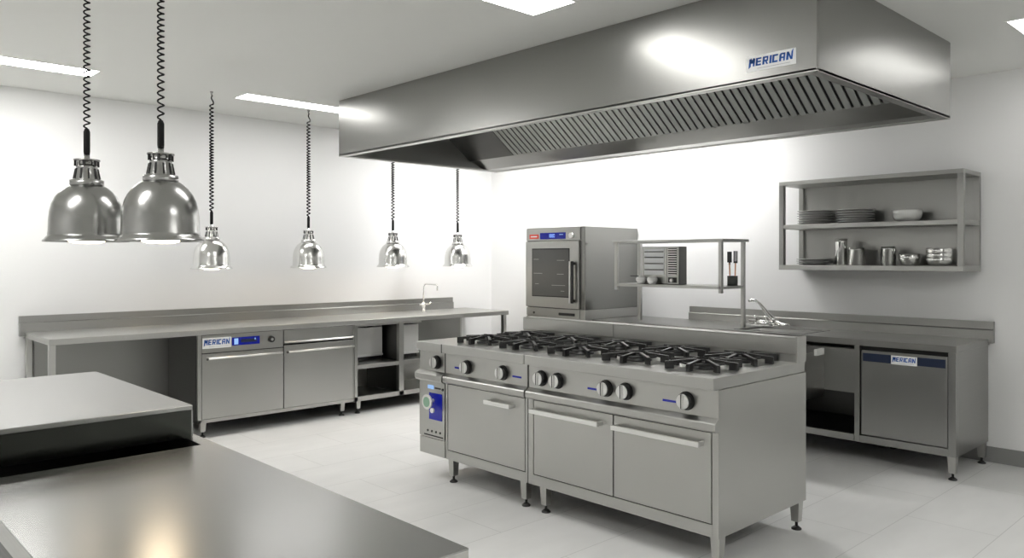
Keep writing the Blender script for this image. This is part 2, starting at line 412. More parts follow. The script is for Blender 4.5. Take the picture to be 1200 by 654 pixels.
logo(cb, (2.562, cy - .008, .737), (1, 0, 0), .243, .087, (0, -1, 0))
dp = box(2.812, 3.058, cy - .011, cy - .007, .746, .814, bev=.0015).build('display', 'blue', cb)
box(2.83, 2.865, cy - .0125, cy - .010, .755, .805).build('display_key', 'lcd', dp)
box(2.89, 3.03, cy - .0125, cy - .010, .768, .794).build('display_field', 'navy', dp)
box(3.01, 3.02, cy - .0135, cy - .012, .785, .80).build('display_mark', 'lcd', dp)
kx = 3.163
k = MB().cyl((kx, cy - .03, .777), (kx, cy - .008, .777), .026, .028, 28).build('knob', 'black', cb)
MB().cyl((kx, cy - .033, .777), (kx, cy - .030, .777), .012, seg=20).build('knob_cap', 'bright', k)
dr = box(3.285, X1 - .011, cy - .008, cy + .004, .722, C - .05, bev=.001).build('drawer', 'steel', cb)
MB().prism([(cy - .008, .722), (cy - .022, .728), (cy - .022, .736), (cy - .008, .748)], 'x', 3.285, X1 - .011).build('drawer_lip', 'steel', dr)
for a, b, zt, h0, h1 in ((X0 + .033, 3.277, .693, 2.592, 3.255), (3.285, X1 - .011, .712, 3.305, 3.98)):
    dd = box(a, b, cy - .010, cy + .004, .158, zt, bev=.0015).build('door', 'steel', cb)
    zh = .655
    hm = MB().cyl((h0, cy - .045, zh), (h1, cy - .045, zh), .009, seg=14)
    hm.cyl((h0 + .015, cy - .045, zh), (h0 + .015, cy - .01, zh), .007, seg=10).cyl((h1 - .015, cy - .045, zh), (h1 - .015, cy - .01, zh), .007, seg=10)
    hh = hm.build('handle', 'bright', dd)
    MB().cyl((h0 - .008, cy - .045, zh), (h0 + .004, cy - .045, zh), .0115, seg=14).build('handle_cap', 'steel_dark', dd)
for x, y in ((2.585, cy + .05), (3.90, cy + .05), (2.585, 6.98), (3.90, 6.98)): leg(cb, x, y, .128)

# open shelf unit beside it
su = thing('open_shelf_unit', 'open stainless base unit with two bays and a middle shelf, under the long worktop', 'shelf unit', (4.66, 6.75, 0))
S0, S1 = 4.008, 5.32
m = MB()
for a, b in ((S0, S0 + .035), (4.52, 4.578)):
    m.box(a, b, cy - .005, cy + .04, .12, C - .047, bev=.002)
m.box(S1 - .035, S1, cy - .005, cy + .04, .12, .47, bev=.002)
m.box(S0, S1, cy - .005, cy + .03, .12, .165, bev=.002)
m.box(S0, 4.80, cy, cy + .03, C - .065, C - .047, bev=.002)
m.build('frame', 'steel', su)
box(S0 + .01, S1 - .01, cy + .0, 7.0, .425, .462, bev=.002).build('shelf', 'steel', su)
box(S0 + .01, S1 - .01, cy + .03, 7.0, .13, .15).build('shelf', 'steel', su)
box(S0 + .005, S0 + .02, cy + .04, 7.02, .12, C - .047).build('side_panel_or_shade', 'steel_dark', su)
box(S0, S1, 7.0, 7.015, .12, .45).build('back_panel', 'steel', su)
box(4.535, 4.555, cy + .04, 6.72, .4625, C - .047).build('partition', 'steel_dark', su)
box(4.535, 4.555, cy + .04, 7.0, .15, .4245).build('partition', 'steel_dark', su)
for x, y in ((4.07, cy + .045), (5.25, cy + .045), (4.07, 6.95), (5.25, 6.95)): leg(su, x, y, .125)
def bin_(x0, x1, y0, y1, z0, z1, label):
    t = thing('storage_bin', label, 'storage bin', ((x0 + x1) / 2, (y0 + y1) / 2, z0 - .02), 'pale bins on the open shelf unit')
    m = MB().box(x0, x1, y0, y0 + .008, z0, z1, bev=.003).box(x0, x1, y1 - .008, y1, z0, z1, bev=.003)
    m.box(x0, x0 + .008, y0 + .008, y1 - .008, z0, z1).box(x1 - .008, x1, y0 + .008, y1 - .008, z0, z1).box(x0 + .008, x1 - .008, y0 + .008, y1 - .008, z0, z0 + .01)
    m.build('tub', 'plastic', t)
    box(x0 - .006, x1 + .001, y0 - .012, y0, z0 + .0, z0 + .022, bev=.003).build('lip', 'plastic', t)
    box(x0, x1, y0 + .03, y1 - .01, z0 - .0375, z0 - .0005).build('runner', 'black', t)
bin_(4.10, 4.50, 6.66, 6.95, .50, .79, 'pale plastic bin in the bay of the open unit next to the cabinet doors')
bin_(4.64, 4.895, 6.58, 6.90, .50, .80, 'pale plastic bin in the bay of the open unit next to the cooking range')

# tall tap
tp = thing('tall_tap', 'tall thin chrome tap standing on the long worktop near the room corner', 'tap', (5.24, 6.95, C))
x, y = 5.24, 6.95
MB().lathe([(0, 0), (.03, 0), (.03, .006), (.018, .012), (.018, .05), (.024, .055), (.024, .09), (.012, .10), (0, .10)], x, y, C, 24).build('body', 'chrome', tp)
pts = [(x, y, C + .09), (x, y, C + .27)]
for i in range(1, 8):
    a = PI / 2 * i / 7; pts.append((x + .01 * math.sin(a), y - .035 * (1 - math.cos(a)), C + .27 + .035 * math.sin(a)))
pts += [(x + .02, y - .20, C + .30)]
for i in range(1, 6):
    a = PI / 2 * i / 5; pts.append((x + .02, y - .20 - .02 * math.sin(a), C + .30 - .02 * (1 - math.cos(a))))
pts += [(x + .02, y - .22, C + .235)]
MB().tube(pts, .0085, 12).build('spout', 'chrome', tp)
MB().cyl((x - .07, y - .01, C + .075), (x + .075, y - .01, C + .075), .013, seg=14).cyl((x + .055, y - .01, C + .075), (x + .085, y - .03, C + .10), .008, seg=10).build('handle', 'chrome', tp)

# ------------------------------------------------------------ cooking range (two modules side by side)
SX = 3.25; SB = 4.12; SZ = .915
def knob(parent, y, z, x=SX - .01):
    k = MB().cyl((x - .006, y, z), (x, y, z), .046, seg=32).cyl((x - .036, y, z), (x - .006, y, z), .038, .043, 32).build('knob', 'black', parent)
    f = MB().cyl((x - .040, y, z), (x - .036, y, z), .035, .037, 32).box(x - .050, x - .039, y - .0075, y - .0015, z - .034, z + .034, bev=.0015).box(x - .050, x - .039, y + .002, y + .009, z - .034, z + .034, bev=.0015)
    f.build('knob_face', 'bright', k)
    box(x - .0505, x - .039, y - .0025, y + .0035, z - .034, z + .034).build('pointer', 'black', k)
def mark(parent, y0, y1, z):
    box(SX - .0118, SX - .0098, y0, y1, z - .0055, z + .0055).build('blue_mark', 'blue', parent)
def door(parent, y0, y1, z0, z1, h0, h1, zh=.595):
    dd = box(SX - .012, SX + .002, y0, y1, z0, z1, bev=.0015).build('door', 'steel', parent)
    m = MB().box(SX - .064, SX - .050, h0, h1, zh - .013, zh + .013, bev=.003)
    m.box(SX - .052, SX - .010, h0, h0 + .014, zh - .011, zh + .011, bev=.002).box(SX - .052, SX - .010, h1 - .014, h1, zh - .011, zh + .011, bev=.002)
    m.build('handle', 'bright', dd)
def ledge(parent, y0, y1):
    MB().prism([(SX - .008, .722), (SX - .038, .703), (SX - .042, .697), (SX - .042, .668), (SX - .034, .659), (SX + .002, .659), (SX + .002, .722)], 'y', y0, y1).build('front_ledge', 'steel', parent)
def module(name, label, y0, y1):
    t = thing(name, label, 'cooking range', ((SX + SB) / 2, (y0 + y1) / 2, 0))
    m = MB().box(SX, SB, y0, y1, .155, .857)
    m.build('body', 'steel', t)
    box(SX - .001, SX + .0, y0, y1, .155, .215).build('plinth', 'steel', t)
    return t
R1 = module('cooking_range', 'wider half of the gas range, with two doors and five knobs', 2.0, 3.275)
R2 = module('cooking_range', 'narrower half of the gas range, with one oven door and a blue control column', 3.281, 4.335)
# hobs (with a raised rim) and splashbacks
for t, a, b in ((R1, 2.006, 3.278), (R2, 3.281, 4.335)):
    box(SX - .045, SB, a, b, .857, SZ, bev=.004).build('hob_top', 'steel_bench', t)
def splash(t, a, b, cap):
    m = MB().prism([(4.035, SZ), (4.035, .955), (4.03, .962), (4.03, 1.043), (4.035, 1.048), (SB, 1.048), (SB, SZ)], 'y', a, b)
    m.build('splashback', 'steel', t)
    if cap: MB().prism([(4.022, SZ), (4.022, 1.055), (SB + .004, 1.055), (SB + .004, SZ)], 'y', a - .006, a + .004).build('splashback_end', 'steel', t)
splash(R1, 2.006, 3.278, True); splash(R2, 3.281, 4.13, False)
# front of the wide half
box(SX - .010, SX, 2.0, 3.272, .722, .857, bev=.0015).build('control_panel', 'steel', R1)
ledge(R1, 2.0, 3.272)
box(SX - .006, SX - .0005, 2.035, 3.235, .214, .655).build('recess', 'gap', R1)
m = MB().box(SX - .012, SX - .0005, 2.0, 2.035, .155, .659, bev=.001).box(SX - .012, SX - .0005, 3.235, 3.275, .155, .659, bev=.001).box(SX - .012, SX - .0005, 2.035, 3.235, .155, .214)
m.build('door_frame', 'steel', R1)
door(R1, 2.040, 2.630, .219, .650, 2.078, 2.613)
door(R1, 2.638, 3.230, .219, .650, 2.706, 3.223)
for y in (3.167, 3.039, 2.683, 2.551, 2.178): knob(R1, y, .786)
mark(R1, 2.730, 2.815, .771); mark(R1, 2.238, 2.319, .772)
for x, y in ((SX + .03, 2.03), (SX + .03, 3.17), (SB - .05, 2.03), (SB - .05, 3.17)): leg(R1, x, y, .158, .026)
# front of the narrow half
box(SX - .010, SX, 3.284, 4.055, .722, .857, bev=.0015).build('control_panel', 'steel', R2)
ledge(R2, 3.284, 4.05)
box(SX - .006, SX - .0005, 3.30, 4.033, .214, .655).build('recess', 'gap', R2)
m = MB().box(SX - .012, SX - .0005, 3.281, 3.298, .155, .659, bev=.001).box(SX - .012, SX - .0005, 4.033, 4.052, .155, .659).box(SX - .012, SX - .0005, 3.298, 4.033, .155, .214)
m.build('door_frame', 'steel', R2)
door(R2, 3.303, 4.028, .219, .650, 3.389, 3.62)
for y in (3.495, 3.833): knob(R2, y, .783)
mark(R2, 3.895, 3.96, .768); mark(R2, 3.335, 3.412, .771)
# control column at its end
box(SX - .012, SX, 4.062, 4.335, .155, .265, bev=.001).build('column_base', 'steel', R2)
box(SX - .016, SX, 4.060, 4.335, .272, .652, bev=.001).build('column_panel', 'steel', R2)
box(SX - .012, SX, 4.066, 4.335, .722, .857, bev=.001).build('control_panel', 'steel', R2)
MB().prism([(SX - .008, .722), (SX - .036, .712), (SX - .050, .700), (SX - .050, .668), (SX - .040, .655), (SX, .655), (SX, .722)], 'y', 4.054, 4.345).build('front_ledge', 'steel', R2)
box(SX - .0462, SX - .03, 4.052, 4.060, .857, .914).build('seam', 'gap', R2)
box(SX - .009, SX - .0005, 4.053, 4.068, .715, .857).build('seam', 'gap', R2)
knob(R2, 4.145, .785, SX - .012)
cx = SX - .016
dsp = box(cx - .003, cx + .001, 4.085, 4.225, .395, .575, bev=.001).build('display', 'blue', R2)
box(cx - .002, cx + .001, 4.175, 4.24, .60, .625).build('indicator', 'lcd', R2)
box(cx - .002, cx + .001, 4.10, 4.165, .605, .615).build('indicator', 'black', R2)
MB().cyl((cx, 4.077, .607), (cx - .006, 4.077, .607), .009, seg=14).build('button', 'black', R2)
g = MB().cyl((cx - .045, 4.175, .525), (cx - .003, 4.175, .525), .012, seg=14).cyl((cx - .060, 4.178, .522), (cx - .044, 4.178, .522), .050, .046, 32)
g.cyl((cx - .055, 4.13, .470), (cx - .04, 4.13, .470), .016, seg=16).build('gauge', 'plastic', dsp)
MB().cyl((cx - .062, 4.178, .522), (cx - .059, 4.178, .522), .034, seg=28).build('gauge_face', 'green', dsp)
for i in range(4):
    MB().cyl((cx - .004, 4.24 - i * .045, .315), (cx, 4.24 - i * .045, .315), .008, seg=12).build('button', 'black', R2)
box(cx - .002, cx + .001, 4.075, 4.28, .282, .290).build('slot', 'gap', R2)
for x, y in ((SX + .03, 4.02), (SX + .03, 3.335), (SB - .05, 4.02), (SB - .05, 3.335)): leg(R2, x, y, .158, .026)

# burners, then one loose pan support over each
cols = [2.25, 2.67, 3.09, 3.51, 3.93]; rows = [3.50, 3.86]
for by in cols:
    for bx in rows:
        par = R1 if by < 3.28 else R2
        MB().lathe([(0, 0), (.075, 0), (.075, .006), (.05, .012), (.05, .020), (.036, .022), (.036, .030), (.02, .034), (0, .034)], bx, by, SZ, 28).build('burner', 'burner', par)
def pan_support(bx, by, label):
    z = SZ
    m = MB()
    for k in range(8):
        a = 2 * PI * k / 8 + .14; c, s_ = math.cos(a), math.sin(a)
        rr = .185 if k % 2 == 0 else .205
        u = Vector((c, s_, 0)); w = Vector((-s_, c, 0))
        p0 = Vector((bx, by, z + .041)) + u * .040; p1 = Vector((bx, by, z + .030)) + u * rr
        m.obox((p0 + p1) / 2, (p1 - p0) / 2, w * .0085, Vector((0, 0, .0085)))
        m.obox((p1.x - u.x * .022, p1.y - u.y * .022, z + .0165), u * .022, w * .0095, (0, 0, .016))
    n = 24
    m.tube([(bx + .118 * math.cos(2 * PI * i / n), by + .118 * math.sin(2 * PI * i / n), z + .030) for i in range(n + 1)], .0065, 6)
    m.tube([(bx + .050 * math.cos(2 * PI * i / n), by + .050 * math.sin(2 * PI * i / n), z + .045) for i in range(n + 1)], .006, 6)
    o = m.build('pan_support', 'iron', None, world=(bx, by, z))
    tag(o, label, 'pan support', 'cast iron pan supports on the range')
    return o
cn = ['at the end by the bare side panel', 'second from the bare side panel', 'in the middle of the hob', 'second from the control column', 'nearest the control column']
for i, by in enumerate(cols):
    for j, bx in enumerate(rows):
        pan_support(bx, by, 'black pan support %s, %s row' % (cn[i], 'knob-side' if j == 0 else 'splashback-side'))

# ------------------------------------------------------------ worktop on the right wall
RX = 5.70; RY0, RY1 = 1.73, 4.895
def slab_hole(x0, x1, y0, y1, z0, z1, hx0, hx1, hy0, hy1):
    m = MB()
    xs = [x0, hx0, hx1, x1]; ys = [y0, hy0, hy1, y1]
    V = {(i, j, k): m.bm.verts.new((xs[i], ys[j], (z0, z1)[k])) for i in range(4) for j in range(4) for k in range(2)}
    for i in range(3):
        for j in range(3):
            if (i, j) == (1, 1): continue
            for k in range(2):
                m.bm.faces.new([V[i, j, k], V[i + 1, j, k], V[i + 1, j + 1, k], V[i, j + 1, k]])
    def side(a, b): m.bm.faces.new([V[(*a, 0)], V[(*b, 0)], V[(*b, 1)], V[(*a, 1)]])
    for i in range(3): side((i, 0), (i + 1, 0)); side((i, 3), (i + 1, 3)); side((0, i), (0, i + 1)); side((3, i), (3, i + 1))
    side((1, 1), (2, 1)); side((1, 2), (2, 2)); side((1, 1), (1, 2)); side((2, 1), (2, 2))
    return m
SKX0, SKX1, SKY0, SKY1 = 5.80, 6.20, 2.84, 3.40
wr = thing('worktop', 'stainless worktop with upstand and sink along the wall below the wall shelf', 'worktop', (6.06, 3.3, C))
slab_hole(RX, WX - .02, RY0, RY1, C - .044, C, SKX0, SKX1, SKY0, SKY1).build('tabletop', 'steel_b', wr)
MB().prism([(WX - .05, C - .03), (WX - .05, .960), (WX - .035, .967), (WX - .035, 1.022), (WX - .002, 1.022), (WX - .002, C - .03)], 'y', 1.70, 4.275).build('upstand', 'steel_b', wr)
sk = MB().box(SKX0 - .02, SKX1 + .02, SKY0 - .02, SKY0, C, C + .002).box(SKX0 - .02, SKX1 + .02, SKY1, SKY1 + .02, C, C + .002).box(SKX0 - .02, SKX0, SKY0, SKY1, C, C + .002).box(SKX1, SKX1 + .02, SKY0, SKY1, C, C + .002)
sk.box(SKX0, SKX0 + .003, SKY0, SKY1, C - .014, C).box(SKX1 - .003, SKX1, SKY0, SKY1, C - .014, C).box(SKX0, SKX1, SKY0, SKY0 + .003, C - .014, C).box(SKX0, SKX1, SKY1 - .003, SKY1, C - .014, C).box(SKX0, SKX1, SKY0, SKY1, C - .017, C - .014)
e_ = .024
MB().box(SKX0 - e_, SKX1 + e_, SKY0 - e_, SKY0 - .0205, C + .0002, C + .0022).box(SKX0 - e_, SKX1 + e_, SKY1 + .0205, SKY1 + e_, C + .0002, C + .0022).box(SKX0 - e_, SKX0 - .0205, SKY0 - .02, SKY1 + .02, C + .0002, C + .0022).box(SKX1 + .0205, SKX1 + e_, SKY0 - .02, SKY1 + .02, C + .0002, C + .0022).build('seal', 'gap', wr)
sk.build('drainer_tray', 'steel_b', wr)

# undercounter refrigerator
fr = thing('undercounter_refrigerator', 'stainless undercounter refrigerator with a navy strip and name plate', 'refrigerator', (6.05, 2.07, 0))
m = MB().box(RX + .05, 6.40, RY0 + .002, 2.403, .155, C - .046)
m.box(RX + .002, RX + .05, RY0 + .002, 1.780, .155, C - .046, bev=.002).box(RX + .002, RX + .05, 2.366, 2.403, .155, C - .046, bev=.002).box(RX + .002, RX + .05, 1.78, 2.366, .155, .205, bev=.002)
m.build('body', 'steel_b', fr)
box(RX + .045, RX + .0495, 1.78, 2.366, .205, C - .046).build('recess', 'gap', fr)
dd = box(RX + .014, RX + .044, 1.788, 2.358, .210, .818, bev=.003).build('door', 'steel_b', fr)
box(RX + .0125, RX + .0145, 1.800, 2.346, .742, .800).build('navy_strip', 'navy', dd, 'navy strip across the door')
logo(fr, (RX + .0125, 2.150, .738), (0, -1, 0), .172, .062, (-1, 0, 0))
for x, y in ((RX + .03, 1.760), (6.35, 1.76), (6.35, 2.37)): leg(fr, x, y, .158, .026)

# open base unit with a pulled-out drawer, running on behind the range
ou = thing('open_base_unit', 'open stainless base unit with a pulled-out drawer beside the undercounter refrigerator', 'base unit', (6.05, 3.65, 0))
O0, O1 = 2.406, 4.89
m = MB().box(RX + .002, RX + .04, O0, O1, .155, .205, bev=.002).box(RX + .002, RX + .04, 3.24, 3.28, .205, C - .046).box(RX + .002, RX + .04, O1 - .04, O1, .205, C - .046)
m.build('frame', 'steel_b', ou)
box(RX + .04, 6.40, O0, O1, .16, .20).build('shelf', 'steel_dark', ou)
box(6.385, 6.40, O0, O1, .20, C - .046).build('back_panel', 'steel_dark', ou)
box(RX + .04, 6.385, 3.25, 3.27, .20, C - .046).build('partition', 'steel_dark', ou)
box(RX + .04, 6.385, O1 - .02, O1, .20, C - .046).build('side_panel_or_shade', 'steel_b', ou)
box(RX + .03, 5.795, O0 + .003, 3.24, .50, .818).build('sink_apron', 'steel_b', ou)
for a, b in ((3.285, 4.06), (4.07, 4.845)):
    box(RX, RX + .02, a, b, .21, .84, bev=.002).build('door', 'steel_b', ou)
for x, y in ((RX + .03, 3.26), (RX + .03, O1 - .03), (6.35, 2.46), (6.35, O1 - .03)): leg(ou, x, y, .158, .026)
dw = MB().box(5.22, RX + .03, 2.640, 2.652, .455, .79, bev=.002).box(5.22, RX + .03, 3.19, 3.202, .455, .79).box(5.22, 5.232, 2.652, 3.19, .455, .79).box(5.22, RX + .03, 2.652, 3.19, .455, .467)
dw = dw.build('drawer', 'steel_b', ou)
box(5.56, 5.69, 2.618, 2.640, .765, .812, bev=.003).build('runner_cap', 'plastic', dw, 'white runner cap')

# mixer tap
mx = thing('mixer_tap', 'low chrome mixer tap with an arched spout behind the sink', 'tap', (6.27, 3.38, C))
m = MB().box(6.235, 6.30, 3.27, 3.56, C, C + .012, bev=.004).cyl((6.265, 3.56, C + .035), (6.265, 3.30, C + .035), .016, seg=18).cyl((6.265, 3.33, C), (6.265, 3.33, C + .04), .014, seg=14).cyl((6.265, 3.50, C), (6.265, 3.50, C + .04), .014, seg=14)
m.build('body', 'chrome', mx)
P = [(6.27, 3.32, .935), (6.26, 3.345, .965), (6.25, 3.375, 1.00), (6.235, 3.41, 1.05), (6.225, 3.44, 1.09), (6.215, 3.47, 1.115), (6.205, 3.50, 1.118), (6.20, 3.53, 1.108)]
MB().tube(P, [.026, .024, .020, .016, .014, .013, .013, .013], 14).build('spout', 'chrome', mx)
MB().tube([(6.27, 3.32, .94), (6.26, 3.28, .925), (6.25, 3.24, .918), (6.24, 3.17, .924)], [.022, .016, .010, .008], 12).build('lever', 'chrome', mx)
for yy in (3.50, 3.40):
    MB().lathe([(0, 0), (.009, 0), (.009, .02), (.022, .022), (.022, .036), (0, .038)], 6.265, yy, C + .048, 16).build('valve_handle', 'chrome', mx)

# ------------------------------------------------------------ overshelf on posts
ov = thing('overshelf', 'two-tier stainless overshelf standing on posts on the worktop beside the oven', 'overshelf', (5.81, 4.0, C))
VX0, VX1, VY0, VY1 = 5.62, 6.0, 3.445, 4.56
p = .03
box(VX1 - p, VX1, VY0, VY0 + p, C, 1.62, bev=.002).build('post', 'steel', ov)
box(VX1 - p, VX1, VY1 - p, VY1, C, 1.62, bev=.002).build('post', 'steel', ov)
box(VX0, VX0 + p, VY0, VY0 + p, 1.195, 1.62, bev=.002).build('post', 'steel', ov)
box(VX0, VX0 + p, VY1 - p, VY1, 1.195, 1.62, bev=.002).build('post', 'steel', ov)
box(VX0, VX1, VY0 + .001, VY1 - .001, 1.228, 1.252, bev=.002).build('shelf', 'steel_bench', ov)
box(VX0 - .01, VX1 + .02, VY0 - .02, VY1 + .02, 1.62, 1.643, bev=.002).build('shelf', 'steel_bench', ov)

mo = thing('countertop_oven', 'small grey countertop oven with vent grille and window painted with pale reflections on the overshelf', 'oven', (5.78, 4.13, 1.2525))
ZS = 1.2525; mx0 = 5.72
box(mx0 + .01, 5.84, 3.925, 4.325, ZS, 1.585, bev=.003).build('body', 'steel_dark', mo)
dd = box(mx0, mx0 + .01, 4.055, 4.32, ZS + .005, 1.58, bev=.002).build('door', 'steel', mo)
w = box(mx0 - .002, mx0 + .002, 4.08, 4.295, 1.335, 1.565).build('door_window_glare', 'white', dd)  # white stands for pale reflections on the window glass
m = MB()
for zz in (1.375, 1.43, 1.485, 1.535): m.box(mx0 - .006, mx0 - .001, 4.085, 4.29, zz, zz + .010)
m.build('oven_rack', 'steel_dark', w)
vp = box(mx0 - .002, mx0 + .01, 3.93, 4.05, ZS + .005, 1.58, bev=.002).build('vent_panel', 'steel', mo)
box(mx0 - .004, mx0 - .001, 3.945, 4.035, 1.33, 1.57).build('vent_opening', 'gap', vp)
m = MB()
for i in range(12): m.box(mx0 - .009, mx0 - .003, 3.946, 4.034, 1.334 + i * .02, 1.341 + i * .02)
m.build('vent_slats', 'bright', vp)
box(mx0 - .004, mx0 - .001, 3.945, 4.035, 1.268, 1.315).build('knob_plate', 'black', vp)
MB().cyl((mx0 - .02, 3.995, 1.288), (mx0 - .004, 3.995, 1.288), .014, .018, 18).build('knob', 'bright', vp)

def tureen(y, x, label, handle):
    t = thing('lidded_bowl', label, 'bowl', (x, y, ZS), 'white lidded bowls on the overshelf')
    MB().lathe([(0, 0), (.028, 0), (.034, .01), (.046, .03), (.048, .04), (.044, .04), (0, .035)], x, y, ZS, 28).build('bowl', 'ceramic', t)
    MB().lathe([(.049, .041), (.049, .047), (.040, .062), (.02, .070), (0, .071)], x, y, ZS, 28).lathe([(0, .068), (.049, .041)], x, y, ZS, 28).build('lid', 'ceramic', t)
    if handle:
        MB().box(x - .005, x + .005, y + .03, y + .12, ZS + .066, ZS + .074, bev=.002).build('handle', 'black', t)
tureen(4.285, 5.66, 'white lidded bowl with a dark flat handle on the overshelf', True)
tureen(4.165, 5.66, 'white lidded bowl without handle, before the door of the small oven', False)

uh = thing('utensil_holder', 'small dark grey pot holding cooking utensils on the overshelf', 'utensil holder', (5.84, 3.475 + .03, ZS))
ux, uy = 5.80, 3.53
uy = 3.455 + .02
uh.location = (5.84, 3.50, ZS); ORIGIN[uh.name] = (5.84, 3.50, ZS)
ux, uy = 5.84, 3.475
MB().lathe([(0, 0), (.042, 0), (.043, .082), (.040, .082), (.039, .004), (0, .004)], ux, uy, ZS, 28).build('pot', 'holder', uh)
def utensil(dx, dy, kind, label):
    t = thing('spatula' if kind else 'serving_fork', label, 'cooking utensil', (ux + dx, uy + dy, ZS + .006), 'utensils in the holder')
    MB().cyl((ux + dx, uy + dy, ZS + .006), (ux + dx * 1.3, uy + dy * 1.3, ZS + .19), .0055, seg=10).build('handle', 'orange', t)
    m = MB(); X, Y = ux + dx * 1.3, uy + dy * 1.3
    z0 = ZS + .185
    if kind:
        m.obox((X, Y, z0 + .055), (.003, 0, 0), (0, .020, 0), (0, 0, .045)); m.obox((X, Y, z0 + .005), (.004, 0, 0), (0, .006, 0), (0, 0, .015))
    else:
        for q in (-1, 0, 1): m.obox((X, Y + q * .014, z0 + .06), (.003, 0, 0), (0, .0035, 0), (0, 0, .045))
        m.obox((X, Y, z0 + .012), (.004, 0, 0), (0, .017, 0), (0, 0, .008))
    m.build('head', 'black', t)
utensil(-.008, .017, True, 'black spatula with orange handle standing in the dark pot')
utensil(.008, -.017, False, 'black slotted fork with orange handle standing in the dark pot')

# ------------------------------------------------------------ combi oven on its stand
OX, OY0, OY1 = 5.60, 4.91, 5.69
st = thing('oven_stand', 'closed stainless stand with a drawer slot carrying the tall combi oven', 'stand', (6.02, 5.3, 0))
m = MB().box(OX + .01, WX - .01, OY0, OY1, .12, .985, bev=.003).build('body', 'steel', st)
dw = box(OX, OX + .01, OY0 + .06, OY1, .905, .982, bev=.002).build('drawer', 'steel', st)
box(OX - .004, OX + .001, 5.03, 5.24, .924, .950, bev=.004).build('slot_handle', 'black', dw)
MB().cyl((OX - .006, 5.58, .935), (OX, 5.58, .935), .012, seg=18).build('lock', 'steel_dark', dw)
box(OX, OX + .01, OY0 + .06, OY1, .14, .895, bev=.002).build('door', 'steel', st)
for x, y in ((OX + .06, OY0 + .05), (OX + .06, OY1 - .05), (WX - .08, OY0 + .05), (WX - .08, OY1 - .05)): leg(st, x, y, .123)
co = thing('combi_oven', 'tall stainless combi oven with glass door and blue display, standing near the room corner', 'oven', (6.02, 5.3, .986))
box(OX + .012, WX - .012, OY0, OY1, .9865, 1.787, bev=.004).build('body', 'polish', co)
cp = box(OX, OX + .012, OY0 + .055, OY1, 1.660, 1.783, bev=.002).build('control_panel', 'steel', co)
d2 = box(OX - .003, OX + .001, 5.147, 5.495, 1.672, 1.736, bev=.001).build('display', 'blue', cp)
lettering('1880', (OX - .0045, 5.375, 1.688), (0, -1, 0), (0, 0, 1), .085, .034, 1.0, 0).build('display_digits', 'lcd', d2)
box(OX - .0042, OX - .0028, 5.18, 5.23, 1.712, 1.718).build('display_mark', 'lcd', d2)
rl = box(OX - .003, OX + .001, 5.515, 5.645, 1.678, 1.722, bev=.001).build('red_badge', 'red', cp, 'red badge')
box(OX - .0042, OX - .0028, 5.535, 5.625, 1.694, 1.706).build('badge_print', 'white', rl)
k = MB().cyl((OX - .03, 5.058, 1.702), (OX, 5.058, 1.702), .026, .029, 28).build('knob', 'chrome', cp)
dr = box(OX - .012, OX + .011, OY0 + .06, OY1, .995, 1.650, bev=.004).build('door', 'steel', co)
box(OX - .014, OX - .010, 5.085, 5.597, 1.10, 1.580, bev=.001).build('window_frame', 'gap', dr)
w = box(OX - .016, OX - .0135, 5.095, 5.587, 1.11, 1.570).build('door_glass', 'glass', dr)
for zz, a, b in ((1.47, 5.50, 5.57), (1.46, 5.15, 5.25), (1.33, 5.45, 5.57), (1.325, 5.16, 5.25), (1.225, 5.50, 5.55), (1.215, 5.14, 5.32), (1.16, 5.15, 5.2)): box(OX - .0168, OX - .0158, a, b, zz, zz + .004).build('rack_rail', 'steel', w)
hb = box(OX - .055, OX - .035, 5.012, 5.036, 1.05, 1.455, bev=.004)
hb.box(OX - .036, OX - .011, 5.014, 5.034, 1.06, 1.085).box(OX - .036, OX - .011, 5.014, 5.034, 1.42, 1.445).build('handle', 'black', dr)
box(OX - .040, OX - .012, 5.056, 5.072, 1.05, 1.455, bev=.003).build('handle_plate', 'bright', dr)

# ------------------------------------------------------------ wall shelf
SHX0, SHX1, SHY0, SHY1, SZ0, SZ1 = 6.05, WX - .001, 1.79, 3.17, 1.388, 2.112
ws = thing('wall_shelf', 'stainless open wall shelf with two tiers of plates and pots', 'wall shelf', (SHX1, (SHY0 + SHY1) / 2, SZ0))
p = .04
for x0, x1 in ((SHX0, SHX0 + p), (SHX1 - p, SHX1)):
    for y0, y1 in ((SHY0, SHY0 + p), (SHY1 - p, SHY1)):
        box(x0, x1, y0, y1, SZ0, SZ1 - .03, bev=.002).build('post', 'steel_b', ws)
SHB, SHM = 1.427, 1.757
box(SHX0 - .001, SHX1, SHY0, SHY1, SZ1 - .032, SZ1, bev=.003).build('top_board', 'steel_bench', ws)
box(SHX0 + .002, SHX1, SHY0 + .002, SHY1 - .002, SHM - .036, SHM, bev=.003).build('shelf', 'steel_bench', ws)
box(SHX0 - .001, SHX1, SHY0 - .001, SHY1 + .001, SZ0, SHB, bev=.003).build('shelf', 'steel_bench', ws)
box(SHX1 - .012, SHX1 - .002, SHY0 + p, SHY1 - p, SHB, SZ1 - .03).build('back_panel', 'steel_b', ws)

